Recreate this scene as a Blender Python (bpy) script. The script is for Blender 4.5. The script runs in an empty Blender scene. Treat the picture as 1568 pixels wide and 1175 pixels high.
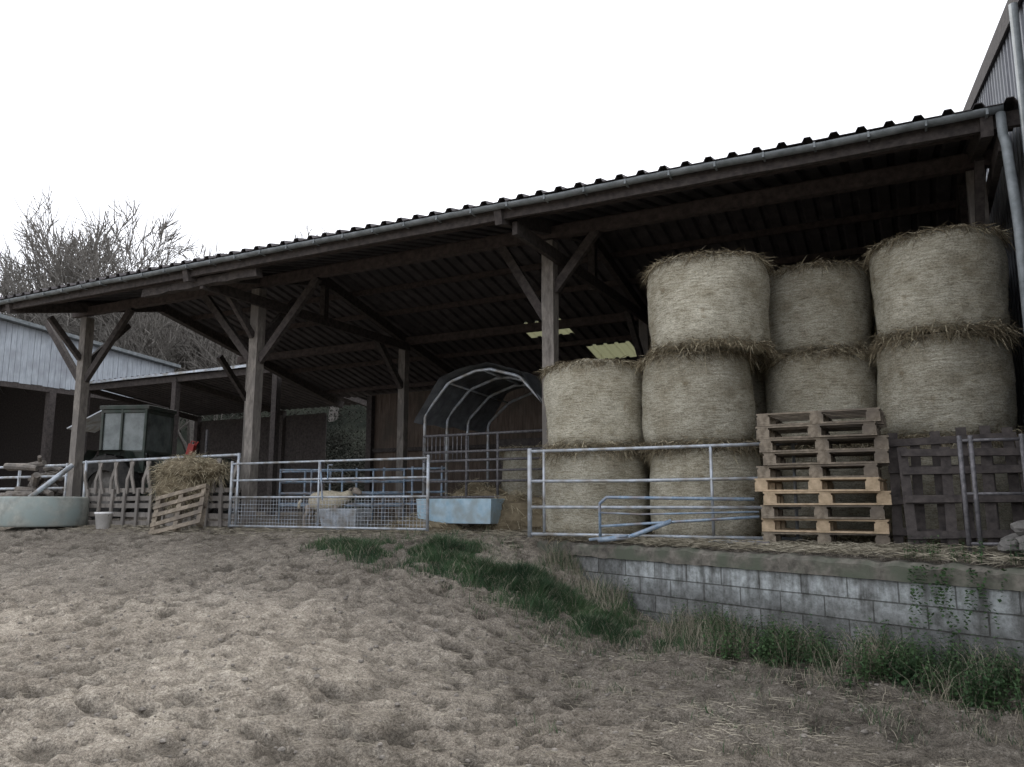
import bpy, math, random
from mathutils import Vector, Matrix, noise
random.seed(7)
R=random.random
def U(a,b): return a+(b-a)*random.random()
scene=bpy.context.scene
COL=scene.collection

# ---------------------------------------------------------------- materials
def mat(name,c1,c2,scale=8,rough=.85,bump=.3,metal=0,stretch=(1,1,1),detail=6,lo=.35,hi=.65,c3=None,s3=1.2,bd=.02,spec=.3):
    m=bpy.data.materials.new(name); m.use_nodes=True
    nt=m.node_tree; N=nt.nodes; L=nt.links
    b=N['Principled BSDF']; b.inputs['Roughness'].default_value=rough; b.inputs['Metallic'].default_value=metal
    b.inputs['Specular IOR Level'].default_value=spec
    tc=N.new('ShaderNodeTexCoord'); mp=N.new('ShaderNodeMapping'); mp.inputs['Scale'].default_value=stretch
    L.new(tc.outputs['Object'],mp.inputs['Vector'])
    n=N.new('ShaderNodeTexNoise'); n.inputs['Scale'].default_value=scale; n.inputs['Detail'].default_value=detail; n.inputs['Roughness'].default_value=.65
    L.new(mp.outputs[0],n.inputs['Vector'])
    r=N.new('ShaderNodeValToRGB'); r.color_ramp.elements[0].position=lo; r.color_ramp.elements[1].position=hi
    r.color_ramp.elements[0].color=(*c1,1); r.color_ramp.elements[1].color=(*c2,1)
    L.new(n.outputs['Fac'],r.inputs[0]); out=r.outputs[0]
    if c3:
        n2=N.new('ShaderNodeTexNoise'); n2.inputs['Scale'].default_value=s3; n2.inputs['Detail'].default_value=5
        L.new(tc.outputs['Object'],n2.inputs['Vector'])
        r2=N.new('ShaderNodeValToRGB'); r2.color_ramp.elements[0].position=.45; r2.color_ramp.elements[1].position=.65
        L.new(n2.outputs['Fac'],r2.inputs[0])
        mx=N.new('ShaderNodeMixRGB'); L.new(r2.outputs[0],mx.inputs[0]); L.new(out,mx.inputs[1]); mx.inputs[2].default_value=(*c3,1)
        out=mx.outputs[0]
    L.new(out,b.inputs['Base Color'])
    if bump:
        bp=N.new('ShaderNodeBump'); bp.inputs['Strength'].default_value=bump; bp.inputs['Distance'].default_value=bd
        L.new(n.outputs['Fac'],bp.inputs['Height']); L.new(bp.outputs[0],b.inputs['Normal'])
    return m
M={}
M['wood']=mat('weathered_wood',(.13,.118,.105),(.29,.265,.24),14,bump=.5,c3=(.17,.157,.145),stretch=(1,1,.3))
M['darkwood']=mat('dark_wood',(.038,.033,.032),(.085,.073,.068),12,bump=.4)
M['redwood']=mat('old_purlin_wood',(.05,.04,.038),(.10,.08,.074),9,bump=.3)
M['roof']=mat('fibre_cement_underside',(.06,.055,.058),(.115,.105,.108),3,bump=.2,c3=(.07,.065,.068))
M['zinc']=mat('zinc_gutter',(.13,.145,.15),(.24,.26,.27),6,rough=.6,metal=.2,bump=.1)
M['galv']=mat('galvanised_tube',(.34,.38,.42),(.56,.60,.66),20,rough=.45,metal=.35,bump=.15,c3=(.28,.27,.25),s3=5)
M['bluegalv']=mat('worn_blue_steel',(.16,.24,.34),(.38,.46,.55),16,rough=.5,metal=.2,bump=.2,c3=(.22,.2,.2),s3=4)
M['darksteel']=mat('rusty_steel',(.09,.09,.095),(.22,.21,.22),18,rough=.6,metal=.3,bump=.3)
M['pallet']=mat('pallet_wood',(.14,.115,.085),(.30,.255,.20),16,bump=.4,c3=(.13,.11,.09),s3=3)
M['palletnew']=mat('fresh_pallet_wood',(.34,.26,.17),(.53,.41,.28),14,bump=.3)
M['straw']=mat('straw',(.34,.30,.20),(.54,.48,.35),3,bump=0)
M['litter']=mat('trampled_straw',(.17,.15,.115),(.42,.38,.30),1.1,bump=0)
M['darkstraw']=mat('old_straw',(.10,.08,.05),(.23,.19,.125),5,bump=0)
M['grass']=mat('grass_blades',(.025,.055,.026),(.06,.11,.045),1.5,bump=0,rough=.7)
M['drygrass']=mat('dry_grass',(.18,.16,.115),(.38,.345,.27),2,bump=0)
M['nettle']=mat('nettle_leaves',(.022,.05,.02),(.055,.10,.036),3,bump=0,rough=.7)
M['bark']=mat('bark',(.12,.11,.10),(.22,.205,.185),10,bump=.3)
M['woods']=mat('winter_woodland',(.018,.021,.017),(.05,.048,.04),.25,bump=0,spec=.05)
M['white']=mat('white_plastic',(.65,.65,.65),(.8,.8,.8),8,rough=.4,bump=.05)
M['tarp']=mat('grey_tarpaulin',(.09,.095,.105),(.17,.18,.19),5,rough=.6,bump=.3)
M['clad']=mat('grey_cladding',(.30,.33,.37),(.46,.50,.54),3,bump=.2,stretch=(1,6,.6),c3=(.28,.3,.33))
M['cladd']=mat('dark_metal_cladding',(.12,.125,.14),(.19,.20,.22),3,bump=.15,rough=.6,c3=(.2,.21,.22))
M['planks']=mat('barn_boards',(.085,.062,.05),(.17,.135,.11),3,bump=.3,stretch=(5,5,.5),c3=(.085,.07,.058))
M['yellow']=mat('fibreglass_rooflight',(.42,.42,.33),(.5,.5,.41),3,bump=0)
M['rubber']=mat('tyre_rubber',(.02,.02,.02),(.05,.048,.045),10,bump=.3)
M['tgreen']=mat('faded_green_paint',(.035,.052,.043),(.075,.095,.082),5,rough=.6,bump=.1,c3=(.075,.078,.07),s3=3)
M['glass']=mat('dusty_glass',(.10,.12,.12),(.22,.25,.25),3,rough=.2,bump=0,spec=.5)
M['red']=mat('red_plastic',(.28,.035,.03),(.38,.05,.04),5,rough=.5,bump=0)
M['bluetub']=mat('pale_blue_plastic',(.28,.42,.52),(.42,.55,.63),6,rough=.5,bump=.1,c3=(.3,.36,.38),s3=4)
M['stone']=mat('stone',(.10,.095,.09),(.21,.20,.185),6,bump=.5)
M['wool']=mat('sheep_wool',(.38,.33,.24),(.58,.53,.42),22,bump=.8,bd=.03)
M['face']=mat('sheep_face',(.22,.19,.16),(.35,.31,.27),9,bump=.1)
M['cap']=mat('mossy_concrete_cap',(.07,.065,.055),(.19,.175,.15),11,bump=.6,c3=(.09,.10,.075),s3=3)
M['trough']=mat('trough_concrete',(.22,.235,.22),(.36,.375,.34),5,bump=.3,c3=(.26,.31,.30),s3=2.2)
M['logs']=mat('split_logs',(.10,.085,.07),(.26,.235,.21),9,bump=.5,c3=(.14,.13,.12),s3=4)
M['clod']=mat('mud_clods',(.10,.09,.078),(.27,.245,.215),20,bump=.4)
ym=M['yellow'].node_tree; yb=ym.nodes['Principled BSDF']
tr=ym.nodes.new('ShaderNodeBsdfTranslucent'); tr.inputs[0].default_value=(.46,.46,.35,1)
ms=ym.nodes.new('ShaderNodeMixShader'); ms.inputs[0].default_value=.7
ym.links.new(yb.outputs[0],ms.inputs[1]); ym.links.new(tr.outputs[0],ms.inputs[2])
ym.links.new(ms.outputs[0],ym.nodes['Material Output'].inputs[0])

class NT:
    def __init__(s,name,rough=.95,spec=.15):
        s.m=bpy.data.materials.new(name); s.m.use_nodes=True; s.N=s.m.node_tree.nodes; s.L=s.m.node_tree.links
        s.b=s.N['Principled BSDF']; s.b.inputs['Roughness'].default_value=rough; s.b.inputs['Specular IOR Level'].default_value=spec
        s.tc=s.N.new('ShaderNodeTexCoord')
    def noi(s,sc,d=8,rr=.6,st=(1,1,1),dist=0):
        mp=s.N.new('ShaderNodeMapping'); mp.inputs['Scale'].default_value=st; s.L.new(s.tc.outputs['Object'],mp.inputs[0])
        n=s.N.new('ShaderNodeTexNoise'); n.inputs['Scale'].default_value=sc; n.inputs['Detail'].default_value=d; n.inputs['Roughness'].default_value=rr; n.inputs['Distortion'].default_value=dist
        s.L.new(mp.outputs[0],n.inputs['Vector']); return n.outputs['Fac']
    def ramp(s,o,stops):
        r=s.N.new('ShaderNodeValToRGB'); e=r.color_ramp.elements
        e[0].position,e[0].color=stops[0][0],(*stops[0][1],1); e[1].position,e[1].color=stops[-1][0],(*stops[-1][1],1)
        for p,c in stops[1:-1]:
            k=e.new(p); k.color=(*c,1)
        s.L.new(o,r.inputs[0]); return r.outputs[0]
    def mix(s,f,a,bb,mode='MIX'):
        x=s.N.new('ShaderNodeMixRGB'); x.blend_type=mode
        if isinstance(f,float): x.inputs[0].default_value=f
        else: s.L.new(f,x.inputs[0])
        s.L.new(a,x.inputs[1])
        if isinstance(bb,tuple): x.inputs[2].default_value=(*bb,1)
        else: s.L.new(bb,x.inputs[2])
        return x.outputs[0]
    def math(s,op,a,b=None,c=None):
        x=s.N.new('ShaderNodeMath'); x.operation=op
        for i,v in enumerate((a,b,c)):
            if v is None: continue
            if isinstance(v,(int,float)): x.inputs[i].default_value=v
            else: s.L.new(v,x.inputs[i])
        return x.outputs[0]
    def bump(s,h,st,d):
        bp=s.N.new('ShaderNodeBump'); bp.inputs['Strength'].default_value=st; bp.inputs['Distance'].default_value=d
        s.L.new(h,bp.inputs['Height']); s.L.new(bp.outputs[0],s.b.inputs['Normal'])
def ground_mat():
    t=NT('trodden_mud',.95,.05)
    n1=t.noi(11,10,.75); c1=t.ramp(n1,[(.34,(.18,.16,.14)),(.5,(.34,.31,.275)),(.66,(.52,.485,.44))])
    c2=t.ramp(t.noi(.55,4),[(.4,(.27,.243,.215)),(.65,(.44,.407,.365))])
    c=t.mix(.35,c1,c2)
    n3=t.noi(48,4,.75); c=t.mix(.85,c,t.ramp(n3,[(.35,(.42,.41,.40)),(.6,(1.25,1.24,1.21))]),'MULTIPLY')
    n5=t.noi(150,2,.6); c=t.mix(.6,c,t.ramp(n5,[(.38,(.45,.44,.42)),(.6,(1.25,1.25,1.22))]),'MULTIPLY')
    at=t.N.new('ShaderNodeAttribute'); at.attribute_name='mottle_shade'  # vertex colour: painted relief shade together with mud mottling
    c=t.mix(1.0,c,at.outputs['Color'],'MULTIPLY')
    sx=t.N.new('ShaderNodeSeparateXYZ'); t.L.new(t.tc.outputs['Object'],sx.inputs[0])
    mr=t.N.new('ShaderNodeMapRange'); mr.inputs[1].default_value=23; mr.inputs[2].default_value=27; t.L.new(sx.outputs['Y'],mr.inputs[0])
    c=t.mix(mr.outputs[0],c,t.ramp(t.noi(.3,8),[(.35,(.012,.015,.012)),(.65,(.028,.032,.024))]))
    t.L.new(c,t.b.inputs['Base Color'])
    t.bump(t.math('ADD',n1,t.math('MULTIPLY',n3,.4)),1.0,.06)
    return t.m
M['ground']=ground_mat()
def bale_mat():
    t=NT('net_wrapped_hay',.95,.1)
    n1=t.noi(7,6,.65,(1.2,1.2,7)); r1=t.ramp(n1,[(.3,(.31,.285,.222)),(.5,(.50,.472,.392)),(.7,(.64,.612,.53))])
    n2=t.noi(45,4,.75,(1,1,2)); r2=t.ramp(n2,[(.36,(.42,.41,.38)),(.55,(1.08,1.08,1.06))])
    n3=t.noi(2.2,6,.65,(1,1,1.4)); r3=t.ramp(n3,[(.36,(.70,.67,.61)),(.6,(1.08,1.08,1.07))])
    c=t.mix(.8,r1,r2,'MULTIPLY'); c=t.mix(.9,c,r3,'MULTIPLY')
    c=t.mix(1.0,c,t.ramp(t.noi(1.7),[(.65,(1,1,1)),(.72,(.5,.41,.31))]),'MULTIPLY')
    oi=t.N.new('ShaderNodeObjectInfo'); hv=t.N.new('ShaderNodeHueSaturation'); t.L.new(c,hv.inputs['Color'])
    mr=t.N.new('ShaderNodeMapRange'); mr.inputs[3].default_value=.85; mr.inputs[4].default_value=1.12
    t.L.new(oi.outputs['Random'],mr.inputs[0]); t.L.new(mr.outputs[0],hv.inputs['Value']); t.L.new(hv.outputs[0],t.b.inputs['Base Color'])
    t.bump(t.math('ADD',n1,n2),.8,.03)
    return t.m
M['bale']=bale_mat()
def block_mat():
    t=NT('concrete_block_wall',.9,.2)
    sx=t.N.new('ShaderNodeSeparateXYZ'); cb=t.N.new('ShaderNodeCombineXYZ')
    t.L.new(t.tc.outputs['Object'],sx.inputs[0]); t.L.new(sx.outputs['X'],cb.inputs['X']); t.L.new(sx.outputs['Z'],cb.inputs['Y'])
    br=t.N.new('ShaderNodeTexBrick'); br.inputs['Scale'].default_value=1; br.inputs['Brick Width'].default_value=.5; br.inputs['Row Height'].default_value=.2
    br.inputs['Mortar Size'].default_value=.008; br.inputs['Mortar Smooth'].default_value=.5
    br.inputs['Color1'].default_value=(.14,.143,.143,1); br.inputs['Color2'].default_value=(.21,.214,.214,1); br.inputs['Mortar'].default_value=(.085,.085,.08,1)
    t.L.new(cb.outputs[0],br.inputs['Vector'])
    zf=t.N.new('ShaderNodeMapRange'); zf.inputs[1].default_value=-.60; zf.inputs[2].default_value=-.36; t.L.new(sx.outputs['Z'],zf.inputs[0])
    xf=t.N.new('ShaderNodeMapRange'); xf.inputs[1].default_value=1.3; xf.inputs[2].default_value=2.1; t.L.new(sx.outputs['X'],xf.inputs[0])
    run=t.noi(1.3,6,.65,(3,1,.3))
    k=t.math('MULTIPLY',t.math('MULTIPLY',zf.outputs[0],xf.outputs[0]),t.ramp(run,[(.42,(0,0,0)),(.58,(.9,.9,.9))]))
    base=t.mix(.75,br.outputs[0],t.ramp(t.noi(1.0,7,.7,(3,1,.8)),[(.36,(.42,.41,.38)),(.64,(1.25,1.27,1.27))]),'MULTIPLY')
    c=t.mix(k,base,(.42,.45,.46))
    c=t.mix(t.math('MULTIPLY',br.outputs['Fac'],.7),c,(.10,.10,.095))
    n2=t.noi(9,8,.75); c=t.mix(.85,c,t.ramp(n2,[(.38,(.45,.45,.42)),(.6,(1.15,1.15,1.15))]),'MULTIPLY')
    t.L.new(c,t.b.inputs['Base Color'])
    t.bump(t.math('MULTIPLY_ADD',br.outputs['Fac'],-.8,n2),.9,.02)
    return t.m
M['block']=block_mat()

# ---------------------------------------------------------------- mesh helpers
class MB:
    def __init__(s): s.v=[]; s.f=[]
    def add(s,vs,fs):
        o=len(s.v); s.v+= [tuple(v) for v in vs]; s.f+=[tuple(i+o for i in f) for f in fs]; return s
    def box(s,c,d,mx=None):
        x,y,z=d[0]/2,d[1]/2,d[2]/2
        vs=[Vector((a,b,e)) for a in(-x,x) for b in(-y,y) for e in(-z,z)]
        if mx is not None: vs=[mx@v for v in vs]
        vs=[v+Vector(c) for v in vs]
        return s.add(vs,[(0,1,3,2),(4,6,7,5),(0,4,5,1),(2,3,7,6),(0,2,6,4),(1,5,7,3)])
    def beam(s,p,q,w,h,up=(0,0,1),seg=1,jit=0):
        p,q=Vector(p),Vector(q); d=(q-p).normalized(); up=Vector(up)
        if abs(d.dot(up))>.99: up=Vector((0,1,0))
        a=d.cross(up).normalized(); b=a.cross(d).normalized()
        vs=[];fs=[]
        for i in range(seg+1):
            c=p.lerp(q,i/seg)
            for sa,sb in((-1,-1),(1,-1),(1,1),(-1,1)):
                j=Vector((U(-jit,jit),U(-jit,jit),U(-jit,jit))) if jit else Vector((0,0,0))
                vs.append(c+a*sa*w/2+b*sb*h/2+j)
        for i in range(seg):
            for k in range(4): fs.append((i*4+k,i*4+(k+1)%4,i*4+4+(k+1)%4,i*4+4+k))
        fs+=[(3,2,1,0),(seg*4,seg*4+1,seg*4+2,seg*4+3)]
        return s.add(vs,fs)
    def tube(s,pts,r,n=8,cap=True):
        pts=[Vector(p) for p in pts]; vs=[];fs=[]
        ref=None
        for i,p in enumerate(pts):
            if i==0: d=pts[1]-p
            elif i==len(pts)-1: d=p-pts[i-1]
            else: d=(pts[i+1]-p).normalized()+(p-pts[i-1]).normalized()
            d.normalize()
            if ref is None: ref=Vector((0,0,1)) if abs(d.z)<.9 else Vector((0,1,0))
            a=d.cross(ref).normalized(); b=a.cross(d).normalized(); ref=b
            rr=r[i] if isinstance(r,(list,tuple)) else r
            for k in range(n):
                t=2*math.pi*k/n; vs.append(p+a*math.cos(t)*rr+b*math.sin(t)*rr)
        m=len(pts)
        for i in range(m-1):
            for k in range(n): fs.append((i*n+k,i*n+(k+1)%n,(i+1)*n+(k+1)%n,(i+1)*n+k))
        if cap: fs+=[tuple(range(n-1,-1,-1)),tuple((m-1)*n+k for k in range(n))]
        return s.add(vs,fs)
    def lathe(s,prof,n=32,c=(0,0,0)):
        vs=[];fs=[];m=len(prof)
        for r,z in prof:
            for k in range(n):
                t=2*math.pi*k/n; vs.append((c[0]+r*math.cos(t),c[1]+r*math.sin(t),c[2]+z))
        for i in range(m-1):
            for k in range(n): fs.append((i*n+k,i*n+(k+1)%n,(i+1)*n+(k+1)%n,(i+1)*n+k))
        return s.add(vs,fs)
    def strand(s,p,d,L,w,droop=.0):
        p=Vector(p); d=Vector(d).normalized(); a=d.cross(Vector((U(-1,1),U(-1,1),U(-1,1)))).normalized()*w/2
        m=p+d*L*.5+Vector((0,0,-droop*L*.25)); e=p+d*L+Vector((0,0,-droop*L))
        return s.add([p-a,p+a,m+a,m-a,e],[(0,1,2,3),(3,2,4)])
    def mesh(s,name,m,smooth=False):
        me=bpy.data.meshes.new(name); me.from_pydata(s.v,[],s.f)
        for k in (m if isinstance(m,list) else [m]): me.materials.append(M[k])
        if smooth:
            for p in me.polygons: p.use_smooth=True
        me.update(); return me
    def obj(s,name,m,parent=None,smooth=False,loc=None,rot=None,bevel=0):
        o=bpy.data.objects.new(name,s.mesh(name,m,smooth)); COL.objects.link(o)
        if parent: o.parent=parent
        if loc: o.location=loc
        if rot: o.rotation_euler=rot
        if bevel:
            b=o.modifiers.new('b','BEVEL'); b.width=bevel; b.segments=2; b.limit_method='ANGLE'
        return o
def empty(name,loc=(0,0,0),rot=(0,0,0)):
    o=bpy.data.objects.new(name,None); COL.objects.link(o); o.location=loc; o.rotation_euler=rot; o.empty_display_size=.2; return o
def inst(name,me,loc,rot=(0,0,0),sc=(1,1,1),parent=None):
    o=bpy.data.objects.new(name,me); COL.objects.link(o); o.location=loc; o.rotation_euler=rot; o.scale=sc
    if parent:o.parent=parent
    return o
def ss(a,b,x):
    t=max(0,min(1,(x-a)/(b-a))); return t*t*(3-2*t)

# ---------------------------------------------------------------- ground
WA=Vector((-4.9,10.48)); WSL=-.496
def wally(x): return 9.95+WSL*(x+3.84)
def gz(x,y):
    S=1-ss(-5.6,-2.4,x)
    yy=max(0,min(1,y/10.3))
    zf=-1.1-.03*max(0,min(6,x+2))+1.1*S*yy**1.6
    zp=0+.16*ss(11.5,13.5,y)
    if x>3.5: zp=0
    wy=wally(max(-4.9,min(x,4)))+.10
    dist=max(0,wy-y); zf+=(.16+.10*ss(-2.5,.5,x))*math.exp(-(dist/1.0)**2)*ss(-5,-3,x)
    w=.05+1.0*(1-ss(-6.2,-4.7,x))
    k=ss(wy-w,wy+.03,y)
    z=zf*(1-k)+zp*k
    d=ss(26,80,y)*25+ss(30,80,-x)*6*ss(5,40,y)
    return z+d
def mud2(x,y):
    p=Vector((x,y,0))
    z=.05*noise.noise(p*.9)+.04*noise.noise(p*2.7+Vector((5,1,0)))
    q=p+Vector((noise.noise(p*3),noise.noise(p*3+Vector((9,9,9))),0))*.18
    d,_=noise.voronoi(Vector((q.x*3.6,q.y*5.0,0)))
    amt=max(0,min(1,.65+1.1*noise.noise(p*.8+Vector((3,0,0)))))
    pit=max(0,1-d[0]/.55)*amt
    rid=(1-min(1,(d[1]-d[0])/.3))*amt
    n8=noise.noise(p*8); n17=noise.noise(p*17)
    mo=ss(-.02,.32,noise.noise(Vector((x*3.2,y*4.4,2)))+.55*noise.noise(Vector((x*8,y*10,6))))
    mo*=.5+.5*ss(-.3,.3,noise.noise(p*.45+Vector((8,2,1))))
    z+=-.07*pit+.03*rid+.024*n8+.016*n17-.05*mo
    k=1.10-.54*pit*(.7+.6*n8)-.3*max(0,-n8)-.50*mo+.12*rid+.1*n17  # shade painted into the hollows, ridges lightened, plus mud mottling
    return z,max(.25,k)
def mud(x,y): return mud2(x,y)[0]
def rng(a,b,st):
    n=max(1,int(round((b-a)/st))); return [a+(b-a)*i/n for i in range(n)]
xs=rng(-700,-100,60)+rng(-100,-30,5)+rng(-30,-19,1)+rng(-19,-9,.08)+rng(-9,3,.034)+rng(3,6,.2)+rng(6,30,3)+rng(30,100,10)+rng(100,701,60)
ys=rng(-700,-60,80)+rng(-60,-6,6)+rng(-6,1.5,.5)+rng(1.5,10.8,.034)+rng(10.8,14,.12)+rng(14,24,.6)+rng(24,110,4)+rng(110,701,50)
g=MB(); W=len(xs); cols=[]
for y in ys:
    for x in xs:
        z=gz(x,y); k=.8
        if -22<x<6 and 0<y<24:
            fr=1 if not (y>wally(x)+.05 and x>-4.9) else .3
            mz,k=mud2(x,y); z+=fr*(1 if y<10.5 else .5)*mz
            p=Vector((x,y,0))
            tone_drift=.60+.46*(1-ss(-4.8,-.4,x+1.5*noise.noise(p*.5)))  # broad tone: darker to the right and towards the barn
            tone_drift*=1-.28*ss(6.0,9.3,y)
            k*=tone_drift*(1+.25*noise.noise(p*.7))
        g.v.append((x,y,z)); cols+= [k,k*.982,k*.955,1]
for j in range(len(ys)-1):
    for i in range(W-1):
        g.f.append((j*W+i,j*W+i+1,(j+1)*W+i+1,(j+1)*W+i))
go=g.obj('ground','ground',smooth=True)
ca=go.data.color_attributes.new('mottle_shade','FLOAT_COLOR','POINT'); ca.data.foreach_set('color',cols)

# ---------------------------------------------------------------- retaining wall
ang=math.atan(WSL)
wall=empty('retaining_wall',(WA.x,WA.y,0),(0,0,ang))
Lw=9.2
w=MB(); w.box((Lw/2,.10,-.78),(Lw,.2,1.16)); w.obj('blockwork','block',wall)
w=MB()
n=160
vs=[];fs=[]
for i in range(n+1):
    x=Lw*i/n; zt=-.03+.03*noise.noise(Vector((x*1.3,0,0)))+.03*noise.noise(Vector((x*6,0,0))); zb=-.2+.02*noise.noise(Vector((x*4,3,0)))
    yo=-.035+.025*noise.noise(Vector((x*3,7,0)))
    vs+=[(x,yo,zb),(x,yo,zt-.04),(x,yo+.05,zt),(x,.33,zt+.01),(x,.33,zb)]
for i in range(n):
    for k in range(5): fs.append((i*5+k,i*5+5+k,i*5+5+(k+1)%5,i*5+(k+1)%5))
fs+=[(0,1,2,3,4),(n*5+4,n*5+3,n*5+2,n*5+1,n*5)]
w.add(vs,fs)
w.obj('coping','cap',wall)

# ---------------------------------------------------------------- barn
barn=empty('open_hay_barn')
XL,XR=-17.6,1.36
def rz(y): return 4.87+.235*(y-9.7) if y<13.6 else 4.87+.235*(3.9)-.235*(y-13.6)
def sheet(x0,x1,ya,yb,zf,p=.30,h=.055):
    m=MB(); prof=[]; x=x0
    while x<x1-1e-6:
        for dx,dz in((0,0),(.16,0),(.19,h),(.26,h),(.29,0)):
            prof.append((min(x+dx,x1),dz))
        x+=p
    prof.append((x1,0))
    vs=[];fs=[];n=len(prof)
    for y in (ya,yb): vs+=[(px,y,zf(y)+pz) for px,pz in prof]
    vs2=[(a,b,c-.008) for a,b,c in vs]; o=len(vs)
    for i in range(n-1):
        q=(i,i+1,n+i+1,n+i); fs.append(q); fs.append(tuple(k+o for k in q[::-1])); fs.append((i,i+o,i+1+o,i+1))
    m.add(vs+vs2,fs); return m
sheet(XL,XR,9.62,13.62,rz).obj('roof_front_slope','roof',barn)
YB=21.0
b2=lambda y:4.87+.235*3.9-.235*(y-13.6)
k=0
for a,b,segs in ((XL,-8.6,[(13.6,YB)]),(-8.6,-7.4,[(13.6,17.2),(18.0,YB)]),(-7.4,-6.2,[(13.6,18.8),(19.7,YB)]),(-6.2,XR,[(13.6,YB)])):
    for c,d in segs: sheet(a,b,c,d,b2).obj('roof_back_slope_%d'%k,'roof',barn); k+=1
for i,(a,b,c,d) in enumerate([(-8.6,-7.4,17.2,18.0),(-7.4,-6.2,18.8,19.7)]):
    sheet(a,b,c,d,b2,h=.03).obj('rooflight_%d'%i,'yellow',barn)
r=MB(); r.beam((XL,13.6,5.86),(XR,13.6,5.86),.4,.05); r.obj('ridge_cap','roof',barn)
PX=[-17.2,-11.75,-5.2,1.0]
post=MB()
for px in PX:
    post.beam((px,11.6,-.1),(px,11.6,4.85),.21,.21,seg=10,jit=.006)
    post.beam((px,16.8,-.1),(px,16.8,4.7),.2,.2,seg=4,jit=.006)
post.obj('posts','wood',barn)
st=MB()
for px in PX:
    st.beam((px,9.75,4.67),(px,13.6,5.55),.12,.22,seg=4,jit=.004)
    st.beam((px,13.6,5.55),(px,YB,5.55-.235*(YB-13.6)),.12,.22,seg=4,jit=.004)
    if px>-17:
        st.beam((px+.15,10.0,4.56),(px+.15,16.8,4.56),.08,.2)
        st.beam((px,13.6,4.5),(px,13.6,5.48),.14,.14)
    if px==-5.2:
        st.beam((px-.08,11.6,3.55),(px-.9,11.6,4.9),.10,.15); st.beam((px+.08,11.6,4.0),(px+.85,11.6,4.92),.10,.15)
    elif px<0:
        for s in (-1,1): st.beam((px+s*.1,11.6,3.35),(px+s*1.55,11.6,4.9),.10,.15)
    st.beam((px-.02,11.7,3.8),(px-.02,12.7,4.9),.10,.13)
    if px!=-5.2: st.beam((px-.02,11.5,3.85),(px-.02,10.7,4.68),.10,.12)
    st.beam((px,16.7,3.5),(px,15.6,4.6),.12,.15)
st.beam((XL+.03,9.7,4.75),(XL+.03,13.6,5.67),.07,.2)
st.beam((XL+.03,13.6,5.67),(XL+.03,YB,5.67-.235*(YB-13.6)),.07,.2)
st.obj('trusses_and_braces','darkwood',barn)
pl=MB()
pl.beam((XL-.1,11.6,5.0),(XR,11.6,5.0),.13,.2,seg=20,jit=.006)
pl.beam((XL-.1,16.8,4.72),(XR,16.8,4.72),.13,.2)
for y in (10.7,12.6,13.45,14.6,15.7,18.4,20.2):
    pl.beam((XL,y,rz(y)-.075),(XR,y,rz(y)-.075),.07,.12)
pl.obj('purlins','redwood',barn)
fa=MB(); fa.beam((XL,9.85,4.74),(XR,9.85,4.74),.07,.17,seg=30,jit=.006)
fa.beam((-13.2,10.05,4.57),(-10.2,10.05,4.60),.14,.15,seg=12,jit=.02)
fa.obj('eave_beam','darkwood',barn)
gt=MB(); vs=[];fs=[]; n=10; seg=60
for i in range(seg+1):
    x=XL-.1+(XR-XL-.1)*i/seg; dz=.022*noise.noise(Vector((x*.6,0,0)))+.006*noise.noise(Vector((x*3,0,0)))
    for k in range(n+1):
        t=math.pi*k/n; vs.append((x,9.70-.065*math.cos(t),4.83-.065*math.sin(t)+dz))
for i in range(seg):
    for k in range(n): fs.append((i*(n+1)+k,i*(n+1)+k+1,(i+1)*(n+1)+k+1,(i+1)*(n+1)+k))
gt.add(vs,fs)
o=gt.obj('gutter','zinc',barn,smooth=True); sd=o.modifiers.new('s','SOLIDIFY'); sd.thickness=.006
m=MB(); x=XL
while x<XR-.2: m.box((x,9.70,4.765),(.025,.16,.012)); m.beam((x,9.63,4.83),(x,9.63,4.77),.025,.01); x+=.6
m.obj('gutter_brackets','zinc',barn)
dp=MB(); dp.tube([(1.13,9.70,4.77),(1.13,9.66,4.5),(1.14,9.58,4.35),(1.14,9.3,3.5),(1.14,9.25,3.3),(1.14,9.25,0)],.05,12)
dp.obj('downpipe','zinc',barn,smooth=True)
bw=MB(); x=-15.8
while x<XR:
    wd=U(.17,.22); zt=b2(20.8)-.05
    bw.box((x+wd/2,20.8+U(-.01,.01),zt/2),(wd-.008,.025,zt)); x+=wd
bw.obj('back_wall_boards','planks',barn)
bw=MB(); bw.beam((-15.8,20.73,2.2),(XR,20.73,2.2),.08,.12); bw.beam((-15.75,20.7,0),(-15.75,20.7,4),.2,.2); bw.obj('back_wall_rails','darkwood',barn)
pt=MB(); x=-4.8
while x<1.0:
    wd=U(.18,.24); pt.box((x+wd/2,17.0,1.9),(wd-.006,.03,3.8)); x+=wd
pt.obj('inner_partition','darkwood',barn)

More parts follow.
